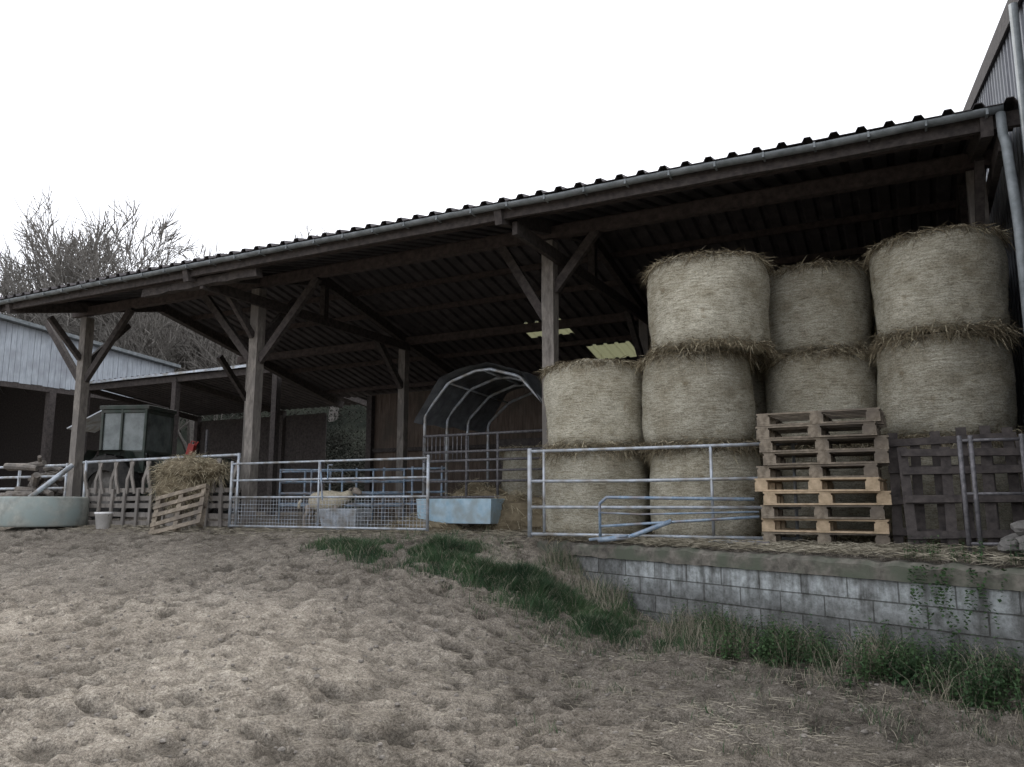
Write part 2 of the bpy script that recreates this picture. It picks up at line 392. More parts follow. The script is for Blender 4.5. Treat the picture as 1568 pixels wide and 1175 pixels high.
# ---------------------------------------------------------------- tall building on the right
tb=empty('tall_metal_barn')
c=MB(); y=6.4; pr=[]
while y<26:
    for dy,dx in((0,0),(.14,0),(.17,-.035),(.27,-.035),(.30,0)): pr.append((y+dy,1.47+dx))
    y+=.3
def tz(y): return 6.05+.27*(y-9.6) if y<18 else 6.05+.27*8.4-.27*(y-18)
vs=[];fs=[]
for yy,xx in pr: vs+=[(xx,yy,-.4),(xx,yy,tz(yy))]
for i in range(len(pr)-1): fs.append((2*i,2*i+2,2*i+3,2*i+1))
c.add(vs,fs); c.obj('side_cladding','cladd',tb)
c=MB(); c.box((7.55,6.42,2.3),(12,.1,4.9)); c.obj('front_wall','cladd',tb)
c=MB(); X0=1.42
c.add([(X0,5.9,tz(5.9)+.05),(14,5.9,tz(5.9)+.05),(14,18,tz(18)+.05),(X0,18,tz(18)+.05),(14,26.5,tz(26.5)+.05),(X0,26.5,tz(26.5)+.05),
       (X0,5.9,tz(5.9)+.2),(14,5.9,tz(5.9)+.2),(14,18,tz(18)+.2),(X0,18,tz(18)+.2),(14,26.5,tz(26.5)+.2),(X0,26.5,tz(26.5)+.2)],
      [(0,1,2,3),(3,2,4,5),(6,9,8,7),(9,11,10,8),(0,3,9,6),(3,5,11,9),(0,6,7,1),(5,4,10,11)])
c.obj('roof','roof',tb)
c=MB(); c.beam((X0-.02,5.9,tz(5.9)+.06),(X0-.02,18,tz(18)+.06),.03,.26); c.beam((X0-.02,18,tz(18)+.06),(X0-.02,26.5,tz(26.5)+.06),.03,.26); c.obj('verge_board','darkwood',tb)
c=MB(); c.tube([(1.33,9.55,-.2),(1.33,9.55,tz(9.55)-.1)],.045,12); c.obj('downpipe','zinc',tb,smooth=True)

# ---------------------------------------------------------------- left clad building
lb=empty('clad_farm_building')
def lz(y): return 7.05-.08*(y-16.4)
c=MB(); y=8.0
while y<23.6:
    wd=U(.20,.24); zt=lz(y)-.02; zb=4.87+U(-.02,.02); c.box((-29+U(-.01,.01),y+wd/2,(zt+zb)/2),(.03,wd-.012,zt-zb)); y+=wd
c.obj('vertical_cladding','clad',lb)
c=MB(); c.add([(-28.7,7.8,lz(7.8)),(-28.7,23.9,lz(23.9)),(-44,23.9,lz(23.9)),(-44,7.8,lz(7.8)),
 (-28.7,7.8,lz(7.8)+.13),(-28.7,23.9,lz(23.9)+.13),(-44,23.9,lz(23.9)+.13),(-44,7.8,lz(7.8)+.13)],[(0,1,2,3),(4,7,6,5),(0,4,5,1),(1,5,6,2),(2,6,7,3),(3,7,4,0)])
c.obj('roof','zinc',lb)
c=MB(); c.beam((-29.1,8,4.8),(-29.1,23.6,4.8),.2,.25)
for y in (8.2,13.3,18.4,23.5): c.beam((-29.1,y,-.1),(-29.1,y,4.7),.25,.25)
c.box((-42,15.8,3.3),(.2,15.6,6.8)); c.box((-35.5,23.55,3.3),(13,.1,6.6))
c.obj('frame','darkwood',lb)

# ---------------------------------------------------------------- low shed behind (left)
sh=empty('lean_to_shed')
def sz(y): return 4.92-.12*(y-18.5)
sheet(-27.5,-17.75,18.4,24,sz,h=.05).obj('roof','roof',sh)
c=MB(); c.beam((-27.5,18.35,4.90),(-17.7,18.35,4.90),.03,.08,seg=20,jit=.01); c.obj('verge','galv',sh)
c=MB()
for x in (-27.3,-22.5,-17.9):
    c.beam((x,18.6,-.1),(x,18.6,4.75),.2,.2); c.beam((x,18.5,4.72),(x,23.9,4.07),.12,.2)
    c.beam((x,23.8,-.1),(x,23.8,4.2),.2,.2)
c.beam((-27.5,18.6,4.75),(-17.7,18.6,4.75),.12,.2)
c.obj('frame','darkwood',sh)
c=MB(); x=-27.4
while x<-20.5:
    wd=U(.17,.22); c.box((x+wd/2,23.9,2),(wd-.01,.03,4)); x+=wd
c.obj('back_boards','darkwood',sh)

# ---------------------------------------------------------------- hay bales
def bale_mesh(seed,D=1.5,H=1.27):
    random.seed(seed); m=MB(); n=72; prof=[(.001,0)]
    R0=D/2
    for r in (.3,.6): prof.append((R0*r,0))
    prof+=[(R0-.16,0),(R0-.07,.02),(R0-.02,.08)]
    k=16
    for i in range(1,k): 
        t=i/k; prof.append((R0+.018*math.sin(math.pi*t),.08+(H-.16)*t))
    prof+=[(R0-.02,H-.08),(R0-.07,H-.02),(R0-.16,H),(R0*.6,H+.01),(R0*.3,H+.01),(.001,H+.01)]
    m.lathe(prof,n)
    vv=[]
    for x,y,z in m.v:
        p=Vector((x,y,z)); rr=math.hypot(x,y)
        a=.05*noise.noise(p*1.6+Vector((seed,0,0)))+.02*noise.noise(p*6+Vector((0,seed,0)))+.010*noise.noise(Vector((x*9,y*9,z*22)))
        s=1+a/R0 if rr>.01 else 1
        vv.append((x*s,y*s,z+.035*noise.noise(p*3+Vector((0,0,seed)))*(1 if z>H/2 else .4)))
    m.v=vv; nb=len(m.f)
    for i in range(3400):
        t=U(0,2*math.pi); top=R()<.55; r=R0-U(-.03,.09)
        z=(H-.01-abs(random.gauss(0,.04))) if top else abs(random.gauss(0,.055))
        d=Vector((math.cos(t),math.sin(t),0))*U(.2,1)+Vector((-math.sin(t),math.cos(t),0))*U(-1.6,1.6)+Vector((0,0,U(-.9,.4)))
        m.strand((r*math.cos(t),r*math.sin(t),z),d,U(.05,.2),U(.004,.010),droop=U(0,.9))
    ns=len(m.f)
    for i in range(1300):
        t=U(0,2*math.pi); z=U(.06,H-.06); r=R0+.005
        tg=Vector((-math.sin(t),math.cos(t),U(-.5,.5)))*random.choice((-1,1))+Vector((math.cos(t),math.sin(t),0))*U(.05,.3)
        m.strand((r*math.cos(t),r*math.sin(t),z),tg,U(.03,.09),U(.003,.005),droop=.2)
    me=m.mesh('hay_bale',['bale','darkstraw','straw'])
    for i,p in enumerate(me.polygons):
        if i<nb: p.use_smooth=True; p.material_index=0
        elif i<ns: p.material_index=1 if R()<.8 else 2
        else: p.material_index=2
    return me
BM=[bale_mesh(s) for s in (1,2,3,4)]
random.seed(11)
H=1.27
stacks=[(-4.2,11.0,2),(-2.6,10.95,3),(-1.05,11.9,3),(.42,11.15,3),
        (-4.2,12.7,2),(-2.5,12.6,3),(-1.0,13.5,3),(.42,12.8,3)]
for x,y,n in stacks:
    z=0.0
    for i in range(n):
        dx,dy=U(-.05,.05),U(-.05,.05); sc=U(.985,1.01)
        if abs(x+2.6)<.01:
            if i==2: dx,dy,sc=.19,-.15,1.07
        inst('hay_bale',BM[random.randrange(4)],(x+dx,y+dy,z),(U(-.025,.025),U(-.025,.025),U(0,6.28)),(sc,sc,1))
        z+=H
# ---------------------------------------------------------------- pallets
def pallet_mesh(W=1.3,D=.9,new=False,ny=6):
    m=MB()
    for yy in (-D/2+.05,0,D/2-.05):
        m.box((0,yy,.011),(W,.1,.02)); 
        for xx in (-W/2+.075,0,W/2-.075): m.box((xx,yy,.066),(.145,.1,.088))
    for xx in (-W/2+.075,0,W/2-.075): m.box((xx,0,.1205),(.12,D,.02))
    for i in range(ny):
        yy=-D/2+.05+(D-.1)*i/(ny-1); m.box((U(-.006,.006),yy,.142),(W,U(.085,.105),.02))
    return m.mesh('wooden_pallet','palletnew' if new else 'pallet')
PM=[pallet_mesh(1.34),pallet_mesh(1.38),pallet_mesh(1.30)]; PN=pallet_mesh(1.34,new=True)
z=.02
for i in range(10):
    me=PN if i in (1,3,4) else PM[i%3]
    inst('wooden_pallet',me,(-.95+U(-.05,.05),10.0+U(-.05,.05),z),(U(-.006,.006),U(-.005,.005),U(-.06,.06))); z+=.1535
m=MB(); W_,D_=1.05,.85
for yy in (-D_/2+.04,0,D_/2-.04):
    for xx in (-W_/2+.05,0,W_/2-.05): m.box((xx,yy,-.05),(.09,.09,.08))
for xx in (-W_/2+.05,0,W_/2-.05): m.box((xx,0,0),(.09,D_,.02)); m.box((xx,0,-.1),(.09,D_,.018))
for i in range(5): m.box((U(-.01,.01),-D_/2+.05+(D_-.1)*i/4,.021),(W_,.085,.02),Matrix.Rotation(U(-.03,.03),3,'Z'))
o=m.obj('wooden_pallet','pallet',loc=(-12.05,10.18,.38),rot=(math.radians(60),math.radians(-14),math.radians(16)))

# ---------------------------------------------------------------- gates
e=empty('metal_field_gate',(-4.84,10.05,.03),(0,0,.01)); m=MB(); L=3.6
for z in (.05,.42,.78,1.2): m.tube([(0,0,z),(L*.4,0,z-U(0,.015)),(L,0,z)],.022,8)
m.tube([(0,0,0),(0,0,1.24)],.033,10)
for x in (.22,2.55,3.55): m.tube([(x,0,.05),(x,0,1.2)],.02,8)
m.obj('frame','galv',e,smooth=True)
e=empty('mesh_panel_gate',(-11.35,10.75,.06)); m=MB(); L=4.35
for z in (.03,.55,.86,1.17): m.tube([(0,0,z),(L,0,z)],.02,8)
for x in (0,L): m.tube([(x,0,0),(x,0,1.22)],.028,8)
m.tube([(.16,0,.03),(.16,0,1.17)],.018,8)
m.tube([(L*.48,0,.03),(L*.48,0,1.17)],.018,8)
m.obj('frame','galv',e,smooth=True)
m=MB(); n=62
for i in range(1,n): m.tube([(L*i/n,.01,.03),(L*i/n,.01,.55)],.0035,4,False)
for j in range(1,8): m.tube([(0,.014,.03+.52*j/8),(L,.014,.03+.52*j/8)],.0035,4,False)
m.obj('weld_mesh','galv',e)
m=MB(); m.tube([(2.2,-.02,.5),(2.12,-.02,1.15)],.016,6); m.tube([(2.3,-.02,.85),(2.3,-.02,1.1),(2.4,-.02,1.1)],.012,6); m.obj('latch','bluegalv',e)
m=MB(); m.tube([(-3.75,9.93,.05),(-3.75,9.93,.5),(-3.65,9.93,.58),(-1.75,9.93,.55)],.022,8); m.tube([(-3.75,9.93,.2),(-1.7,9.93,.34)],.018,8)
m.tube([(-3.75,9.93,.38),(-3.2,9.93,.36),(-1.7,9.93,.4)],.012,8)
m.obj('bent_tube_barrier','bluegalv',smooth=True)
m=MB(); m.tube([(-3.7,9.72,.03),(-3.3,9.74,.07),(-2.75,9.8,.28)],.03,8); m.tube([(-3.85,9.8,.03),(-3.3,9.7,.09)],.02,8); m.obj('loose_steel_bar','bluegalv',smooth=True)
m=MB(); m.tube([(-2.2,9.45,.04),(-1.5,9.3,.05)],.03,8); m.obj('steel_offcut','bluegalv',smooth=True)
def hurdle(name,x0,x1,y,h,lean,matn,rot=0,nv=5):
    e=empty(name,(x0,y,.03),(lean,0,rot)); m=MB(); L=x1-x0
    for i in range(nv):
        x=L*i/(nv-1); m.beam((x,0,0),(x+U(-.04,.04),0,h+U(-.12,.07)),.10,.03,up=(0,1,0))
    for z in (.15,.5,.85,h-.08): m.beam((-.05,-.035,z+U(-.03,.03)),(L+.05,-.035,z+U(-.03,.03)),.03,.08)
    m.obj('slats',matn,e)
hurdle('wooden_hurdle',-.2,.95,9.75,1.24,-.1,'darkwood',0,6)
hurdle('wooden_hurdle',-.05,1.05,9.5,1.12,-.2,'darkwood',.04,4)
e=empty('steel_hurdle',(.45,9.25,.0),(-.1,0,.03)); m=MB()
for x in (0,.1,.55): m.tube([(x,0,0),(x,0,1.2)],.024,8)
for z in (.1,.6,1.15): m.tube([(0,0,z),(.55,0,z)],.016,8)
m.obj('frame','darksteel',e,smooth=True)
e=empty('cattle_barrier',(-23.5,11.9,.0)); m=MB()
for z in (.3,.58,.86,1.14,1.4): m.tube([(0,0,z),(5.6,0,z)],.03,8)
for x in (0,1.9,3.7,5.55): m.tube([(x,0,0),(x,0,1.45)],.035,8)
m.obj('frame','galv',e,smooth=True)
e=empty('cattle_barrier',(-13.4,14.2,.14)); m=MB()
for z in (.35,.6,.85,1.1): m.tube([(0,0,z),(4.6,0,z)],.025,8)
for i in range(7): m.tube([(.75*i,0,0),(.75*i,0,1.15)],.025,8)
m.obj('frame','bluegalv',e,smooth=True)
e=empty('cattle_barrier',(-11.9,12.6,.1),(0,0,.5)); m=MB()
for z in (.35,.6,.85,1.1): m.tube([(0,0,z),(2.6,0,z)],.02,8)
for i in range(5): m.tube([(.65*i,0,0),(.65*i,0,1.12)],.02,8)
m.obj('frame','bluegalv',e,smooth=True)

# ---------------------------------------------------------------- feed barrier (left)
e=empty('wooden_feed_barrier',(-15.95,11.0,0)); L=4.5
m=MB(); m.tube([(-.1,0,1.38),(L,0,1.42)],.028,8); m.tube([(L,0,0),(L,0,1.45)],.03,8); m.tube([(0,0,0),(0,0,1.42)],.03,8); m.obj('top_rail','galv',e,smooth=True)
m=MB()
for i in range(18):
    x=.1+i*.25; s=1 if i%2 else -1
    m.beam((x,0.01,.70),(x+s*.05,-.03,1.0),.07,.03,up=(0,1,0)); m.beam((x+s*.05,-.03,.98),(x+s*.16,.01,1.36),.07,.03,up=(0,1,0))
for z in (.10,.28,.44,.60,.76): m.beam((-.05,.05,z+U(-.02,.02)),(L,.05,z+U(-.02,.02)),.035,.09,seg=10,jit=.01)
for i in range(12): m.beam((.1+.4*i,.0,0),(.1+.4*i+U(-.05,.05),.0,.8),.07,.04,up=(0,1,0))
m.obj('slats','wood',e)
def heap(name,c,sx,sy,szz,n,seed=1,L=(.08,.3),frac=.5):
    random.seed(seed); m=MB(); nu,nv=28,14; vs=[];fs=[]
    for j in range(nv+1):
        ph=math.pi*j/nv
        for i in range(nu):
            th=2*math.pi*i/nu; d=Vector((math.sin(ph)*math.cos(th),math.sin(ph)*math.sin(th),math.cos(ph)))
            k=1+.22*noise.noise(d*2.2+Vector((seed,0,0)))+.1*noise.noise(d*6)
            vs.append((c[0]+d.x*sx*k,c[1]+d.y*sy*k,c[2]+d.z*szz*k))
    for j in range(nv):
        for i in range(nu): fs.append((j*nu+i,j*nu+(i+1)%nu,(j+1)*nu+(i+1)%nu,(j+1)*nu+i))
    m.add(vs,fs); nb=len(m.f)
    for i in range(n):
        v=Vector(vs[random.randrange(len(vs))]); nrm=(v-Vector(c)).normalized()
        d=nrm*U(.1,.8)+Vector((U(-1,1),U(-1,1),U(-1,.6)))
        m.strand(v+Vector((U(-.05,.05),U(-.05,.05),U(-.05,.05))),d,U(*L),U(.004,.01),droop=.4)
    me=m.mesh(name,['darkstraw','straw']); 
    for i,p in enumerate(me.polygons): p.material_index=0 if i<nb else (1 if R()<frac else 0)
    o=bpy.data.objects.new(name,me); COL.objects.link(o); return o
heap('loose_hay_heap',(-12.65,10.95,1.14),.85,.42,.24,3600,seed=3,frac=.6)
heap('loose_hay_heap',(-12.8,10.88,.85),.6,.34,.34,2400,seed=4,frac=.45)
heap('straw_heap',(-6.1,12.3,.22),.9,.4,.40,1800,seed=6)
heap('straw_heap',(-7.7,11.8,.05),.7,.35,.22,1200,seed=8)
heap('straw_heap',(-7.6,13.6,.3),.9,.45,.55,2200,seed=12,frac=.6)
random.seed(21)
# ---------------------------------------------------------------- trough, bucket, logs
t=MB(); t.lathe([(.001,.1),(.68,.1),(.70,.55),(.72,.6),(.80,.61),(.84,.57),(.84,.04),(.82,0),(.001,0)],48); t.obj('round_concrete_trough','trough',loc=(-16.35,10.4,.03),smooth=True)
e=empty('white_bucket',(-14.0,10.1,gz(-14.0,10.1)+.03)); b=MB(); b.lathe([(.001,.0),(.115,0),(.155,.28),(.165,.28),(.165,.32),(.15,.32),(.11,.02),(.001,.02)],28); b.obj('pail','white',e,smooth=True)
b=MB(); b.tube([(.16*math.cos(a),-.04*math.sin(a),.28-.1*math.sin(a)) for a in [math.pi*i/12 for i in range(13)]],.004,5); b.obj('handle','darksteel',e)
lp=MB()
for k in range(75):
    y0=U(11.5,12.5); x0=-19.1+random.gauss(0,.45); zz=.1+U(0,1.5)*max(.15,1-abs(x0+19.1)/1.1); L=U(.4,1.0); a=U(-.7,.7)
    r=U(.045,.11); lp.tube([(x0-L/2*math.cos(a),y0-L/2*math.sin(a),zz),(x0,y0,zz+U(-.03,.03)),(x0+L/2*math.cos(a),y0+L/2*math.sin(a),zz+U(-.2,.2))],[r,r*.93,r*.85],7)
lp.obj('log_pile','logs')
m=MB(); m.tube([(-17.2,10.6,.62),(-16.7,11.2,1.35)],.055,10); m.obj('plastic_fill_pipe','galv',smooth=True)

# ---------------------------------------------------------------- hoop shelter
hs=empty('hooped_calf_shelter',(-7.3,13.1,.12),(0,0,-.05))
def arch(y,w,h1,h2):
    k=[(-w/2,0),(-w/2,h1*.97),(-w/2+.04,h1+.04),(-w*.30,h2-.22),(-w*.26,h2-.17),(-w*.06,h2-.01),(w*.06,h2-.01),(w*.26,h2-.17),(w*.30,h2-.22),(w/2-.04,h1+.04),(w/2,h1*.97),(w/2,0)]
    return [(a,y,b) for a,b in k]
m=MB()
for y,w,h in ((0,2.75,2.95),(.75,2.7,2.9),(1.5,2.65,2.85),(2.3,2.6,2.8)): m.tube(arch(y,w,2.15,h),.032,8)
m.tube([(0,0,2.94),(0,2.3,2.79)],.025,8); m.tube([(-.8,0,2.74),(-.78,2.3,2.6)],.02,6); m.tube([(.8,0,2.74),(.78,2.3,2.6)],.02,6)
m.obj('hoops','galv',hs,smooth=True)
m=MB()
for z in (1.2,1.37,1.7): m.tube([(-1.37,-.03,z),(1.37,-.03,z)],.026,8)
for i in range(11): m.tube([(-1.37+1.0*i/10,-.03,1.2),(-1.37+1.0*i/10,-.03,1.7)],.011,6)
for z in (.5,.8,1.0): m.tube([(-1.37,-.03,z),(1.37,-.03,z)],.022,8)
for x in (-.35,.35): m.tube([(x,-.03,.3),(x,-.03,1.7)],.025,8)
m.obj('front_rails','darksteel',hs,smooth=True)
m=MB(); vs=[];fs=[]; pa=arch(0,2.86,2.0,3.02)[1:-1]
pp=[]
for i in range(len(pa)-1):
    for q in range(4):
        a=Vector(pa[i]).lerp(Vector(pa[i+1]),q/4); pp.append(a)
pp.append(Vector(pa[-1])); n=len(pp)
ysg=[-.2,.1,.4,.75,1.1,1.5,1.9,2.35]
for j,y in enumerate(ysg):
    for k,p in enumerate(pp):
        sg=.06*noise.noise(Vector((p[0]*2,y*2,3))); vs.append((p[0]*(1.05 if j==0 else 1),y,p[2]+.03+sg-(.03 if j%2 else 0)))
for j in range(len(ysg)-1):
    for k in range(n-1): fs.append((j*n+k,j*n+k+1,(j+1)*n+k+1,(j+1)*n+k))
m.add(vs,fs); m.obj('tarpaulin','tarp',hs,smooth=True)
m=MB(); m.box((0,2.4,.9),(2.3,.03,1.8)); m.obj('rear_board','darkwood',hs)
inst('hay_bale',BM[0],(-6.75,14.15,.15),(0,0,1),(.8,.8,1.15))
def rect_tub(m,L,W,H,tp=.08,th=.03):
    a=[(-L/2+tp,-W/2+tp,0),(L/2-tp,-W/2+tp,0),(L/2-tp,W/2-tp,0),(-L/2+tp,W/2-tp,0)]
    b=[(-L/2,-W/2,H),(L/2,-W/2,H),(L/2,W/2,H),(-L/2,W/2,H)]
    c=[(-L/2+th,-W/2+th,H),(L/2-th,-W/2+th,H),(L/2-th,W/2-th,H),(-L/2+th,W/2-th,H)]
    d=[(-L/2+tp+th,-W/2+tp+th,.05),(L/2-tp-th,-W/2+tp+th,.05),(L/2-tp-th,W/2-tp-th,.05),(-L/2+tp+th,W/2-tp-th,.05)]
    f=[(3,2,1,0)]
    for o in (0,4,8): f+=[(o+k,o+(k+1)%4,o+4+(k+1)%4,o+4+k) for k in range(4)]
    f.append((12,13,14,15)); m.add(a+b+c+d,f)
t=empty('feed_tub',(-7.05,11.9,.16)); m=MB(); rect_tub(m,1.5,.6,.42,.03); m.obj('tub','bluetub',t,bevel=.01)
t=empty('feed_tub',(-9.35,11.6,.02)); m=MB(); rect_tub(m,.9,.5,.38); m.obj('tub','galv',t,bevel=.01)

# ---------------------------------------------------------------- sheep behind the mesh gate
def skin(name,verts,edges,radii,matn,parent,sub=2):
    me=bpy.data.meshes.new(name); me.from_pydata(verts,edges,[]); me.materials.append(M[matn]); me.update()
    o=bpy.data.objects.new(name,me); COL.objects.link(o); o.parent=parent
    s=o.modifiers.new('skin','SKIN'); s.use_smooth_shade=True
    for i,r in enumerate(radii):
        rr=r if isinstance(r,tuple) else (r,r)
        me.skin_vertices[0].data[i].radius=rr; me.skin_vertices[0].data[i].use_root=(i==0)
    q=o.modifiers.new('sub','SUBSURF'); q.levels=sub; q.render_levels=sub
    return o
e=empty('sheep',(-10.1,11.9,.03),(0,0,.25))
V_=[(-.32,0,.50),(-.1,0,.51),(.15,0,.52),(.33,0,.53),(.47,0,.60),(.56,0,.70)]
skin('fleece',V_,[(0,1),(1,2),(2,3),(3,4),(4,5)],[.17,.215,.22,.18,.11,.08],'wool',e)
skin('head',[(.56,0,.72),(.66,0,.71),(.76,0,.64)],[(0,1),(1,2)],[.075,.07,.04],'face',e)
for s in (-1,1):
    skin('ear_%d'%(s+2),[(.60,s*.05,.75),(.58,s*.12,.74),(.57,s*.17,.71)],[(0,1),(1,2)],[.02,.028,.01],'face',e,1)
    skin('front_leg_%d'%(s+2),[(.28,s*.10,.46),(.29,s*.10,.24),(.28,s*.10,.05),(.30,s*.10,.0)],[(0,1),(1,2),(2,3)],[.06,.033,.024,.03],'face',e,1)
    skin('hind_leg_%d'%(s+2),[(-.30,s*.10,.46),(-.26,s*.11,.32),(-.36,s*.11,.20),(-.34,s*.11,.04),(-.32,s*.11,0)],[(0,1),(1,2),(2,3),(3,4)],[.09,.06,.03,.024,.03],'face',e,1)
skin('tail',[(-.48,0,.55),(-.53,0,.45),(-.53,0,.36)],[(0,1),(1,2)],[.035,.03,.02],'wool',e,1)

# ---------------------------------------------------------------- tractor
tr=empty('old_tractor',(-17.9,13.7,.05),(0,0,math.radians(20))); tr.scale=(1.0,1.0,1.02)
def wheel(x,y,r,w):
    m=MB(); m.lathe([(r*.55,-w/2),(r*.9,-w/2),(r,-w*.36),(r,w*.36),(r*.9,w/2),(r*.55,w/2)],32)
    for i in range(20):
        a=2*math.pi*i/20
        m.box((r*math.cos(a),r*math.sin(a),0),(.06,.05,w*.8),Matrix.Rotation(a,3,'Z'))
    m.obj('tyre','rubber',tr,loc=(x,y,r),rot=(math.pi/2,0,0))
    m=MB(); m.lathe([(.001,.02),(r*.2,.05),(r*.5,-.05),(r*.57,w*.3)],24); m.lathe([(.001,-.02),(r*.2,-.05),(r*.5,.05),(r*.57,-w*.3)],24); m.obj('rim','stone',tr,loc=(x,y,r),rot=(math.pi/2,0,0))
for s in (-1,1): wheel(-.2,s*.8,.8,.42); wheel(2.1,s*.72,.48,.26)
m=MB(); m.box((1.6,0,1.25),(1.75,.62,.62)); m.box((2.5,0,1.2),(.08,.6,.55)); m.box((.9,0,.75),(2.8,.4,.4))
for s in (-1,1):
    m.add([( -.95,s*.62,1.2),(-.95,s*1.02,1.2),(-.65,s*1.02,1.72),(-.65,s*.62,1.72),(.3,s*1.02,1.72),(.3,s*.62,1.72),(.6,s*1.02,1.2),(.6,s*.62,1.2)],[(0,1,2,3),(3,2,4,5),(5,4,6,7)])
m.obj('bodywork','tgreen',tr,bevel=.03)
m=MB(); m.box((0,0,2.80),(1.35,1.3,.10)); 
for x,xx in ((-.55,-.62),(.55,.62)):
    for s in (-1,1): m.beam((x*1.05,s*.60,1.2),(xx*.95,s*.60,2.76),.07,.07)
for s in (-1,1): m.beam((-.05,s*.61,1.2),(-.05,s*.61,2.76),.06,.06); m.beam((-.6,s*.61,1.7),(.6,s*.61,1.7),.05,.07); m.beam((-.6,s*.61,2.70),(.6,s*.61,2.70),.05,.08); m.box((0,s*.60,1.45),(1.1,.04,.45))
for x in (-.6,.6): m.beam((x,-.6,2.70),(x,.6,2.70),.05,.08); m.beam((x,-.6,1.7),(x,.6,1.7),.05,.07)
m.obj('cab_frame','tgreen',tr,bevel=.015)
m=MB()
for s in (-1,1): m.box((0,s*.585,2.2),(1.1,.01,.98))
m.box((.58,0,2.2),(.01,1.15,.98)); m.obj('cab_glass','glass',tr)
m=MB(); m.box((0,0,1.45),(.5,.5,.12)); m.box((-.22,0,1.75),(.1,.48,.5)); m.tube([(.35,0,1.5),(.3,0,1.8)],.02,6); m.obj('seat_and_steering','rubber',tr)
m=MB(); m.beam((-.64,0,2.76),(-1.6,0,2.30),1.1,.03,up=(0,0,1)); m.obj('open_rear_window','galv',tr)
m=MB(); m.tube([(1.8,.2,1.5),(1.8,.2,2.3)],.035,8); m.obj('exhaust','darksteel',tr)
m=MB(); m.box((0,0,.17),(.16,.12,.28)); m.tube([(-.05,0,.30),(-.05,0,.38),(.05,0,.38),(.05,0,.30)],.015,6); m.tube([(.07,0,.28),(.13,0,.4)],.018,8)
m.obj('red_fuel_can','red',loc=(-15.6,13.4,1.62),rot=(0,.25,.3),bevel=.02)
m=MB()
for x in (-16.0,-15.2): m.beam((x,13.4,0),(x,13.4,1.6),.08,.08)
m.beam((-16.15,13.4,1.6),(-15.05,13.4,1.6),.5,.05)
m.obj('wooden_stand','darkwood')

# ---------------------------------------------------------------- stones
def rock(m,c,r,seed,nu=12,nv=8):
    vs=[];fs=[]
    for j in range(nv+1):
        ph=math.pi*j/nv
        for i in range(nu):
            th=2*math.pi*i/nu; d=Vector((math.sin(ph)*math.cos(th),math.sin(ph)*math.sin(th),math.cos(ph)))
            k=1+.35*noise.noise(d*1.6+Vector((seed,0,0))); vs.append((c[0]+d.x*r*k,c[1]+d.y*r*k,c[2]+d.z*r*.7*k))
    for j in range(nv):
        for i in range(nu): fs.append((j*nu+i,j*nu+(i+1)%nu,(j+1)*nu+(i+1)%nu,(j+1)*nu+i))
    m.add(vs,fs)
m=MB()
for i,(x,y,r) in enumerate([(.85,9.0,.14),(.95,8.7,.16),(.75,8.75,.10),(1.0,8.9,.12),(1.05,8.55,.1),(1.0,8.3,.12)]): rock(m,(x,y,.05+r*.5),r,i*3.1)
rock(m,(.92,8.85,.27),.12,33)
m.obj('stone_pile','stone')
def onground(x,y): return gz(x,y)+mud(x,y)
m=MB()
for i in range(2600):
    x=U(-11,1.5); y=U(2.2,9.6)
    if y>wally(x)-.1 and x>-4.9: continue
    rock(m,(x,y,onground(x,y)+.002),U(.006,.012)+.02*R()**4,i*1.7,7,4)
m.obj('mud_clods','clod')
# ---------------------------------------------------------------- straw, grass, weeds
random.seed(5)
m=MB(); n=0
while n<15000:
    if R()<.45: x=U(-11,2.5); y=U(2,9.9)
    else:
        x=U(-5,2.5); y=wally(x)+random.gauss(-1.8,1.7)
    if y>wally(x)-.02 and x>-4.9: continue
    k=.2+1.3*noise.noise(Vector((x,y,0))*1.0)+.7*noise.noise(Vector((x,y,5))*3.5)+.08*(x+6)/4
    if R()*.8>k: continue
    a=U(0,6.28) if R()<.6 else random.gauss(.3,.4); z=onground(x,y)+.006
    m.strand((x,y,z+U(0,.01)),(math.cos(a),math.sin(a),U(-.1,.2)),U(.015,.13),U(.002,.0048),droop=.08); n+=1
m.obj('straw_litter','litter')
m=MB()
for i in range(9000):
    x=U(-4.9,1.1); y=max(wally(x)+.02,9.2)+abs(random.gauss(0,.35)); 
    if R()<.35: y=wally(x)+U(.0,.35)
    a=U(0,6.28); m.strand((x,y,.0+U(0,.07)),(math.cos(a),math.sin(a),U(-.1,.35)),U(.05,.22),U(.004,.008),droop=.15)
for i in range(6000):
    x=U(-15,-5); y=U(9.8,12.2); a=U(0,6.28); m.strand((x,y,gz(x,y)+U(.0,.07)),(math.cos(a),math.sin(a),U(-.1,.35)),U(.05,.2),U(.004,.008),droop=.15)
m.obj('straw_bedding','drygrass')
def blade(m,x,y,z,h,w,lean):
    a=U(0,6.28); b=U(0,6.28); dx,dy=math.cos(a)*w/2,math.sin(a)*w/2; lx,ly=math.cos(b)*lean*h,math.sin(b)*lean*h
    m.add([(x-dx,y-dy,z),(x+dx,y+dy,z),(x+dx*.8+lx*.35,y+dy*.8+ly*.35,z+h*.6),(x-dx*.8+lx*.35,y-dy*.8+ly*.35,z+h*.6),(x+lx,y+ly,z+h)],[(0,1,2,3),(3,2,4)])
P=[(-8.0,9.5,.2),(-7.0,9.4,.5),(-6.1,9.25,.7),(-5.2,9.0,.7),(-4.3,8.85,.65),(-3.4,8.85,.5),(-2.6,8.6,.3)]
def along(P):
    t=R()*(len(P)-1); i=int(t); f=t-i; a,b=P[i],P[min(i+1,len(P)-1)]
    return [a[k]*(1-f)+b[k]*f for k in range(3)]
g=MB(); d=MB(); n=0
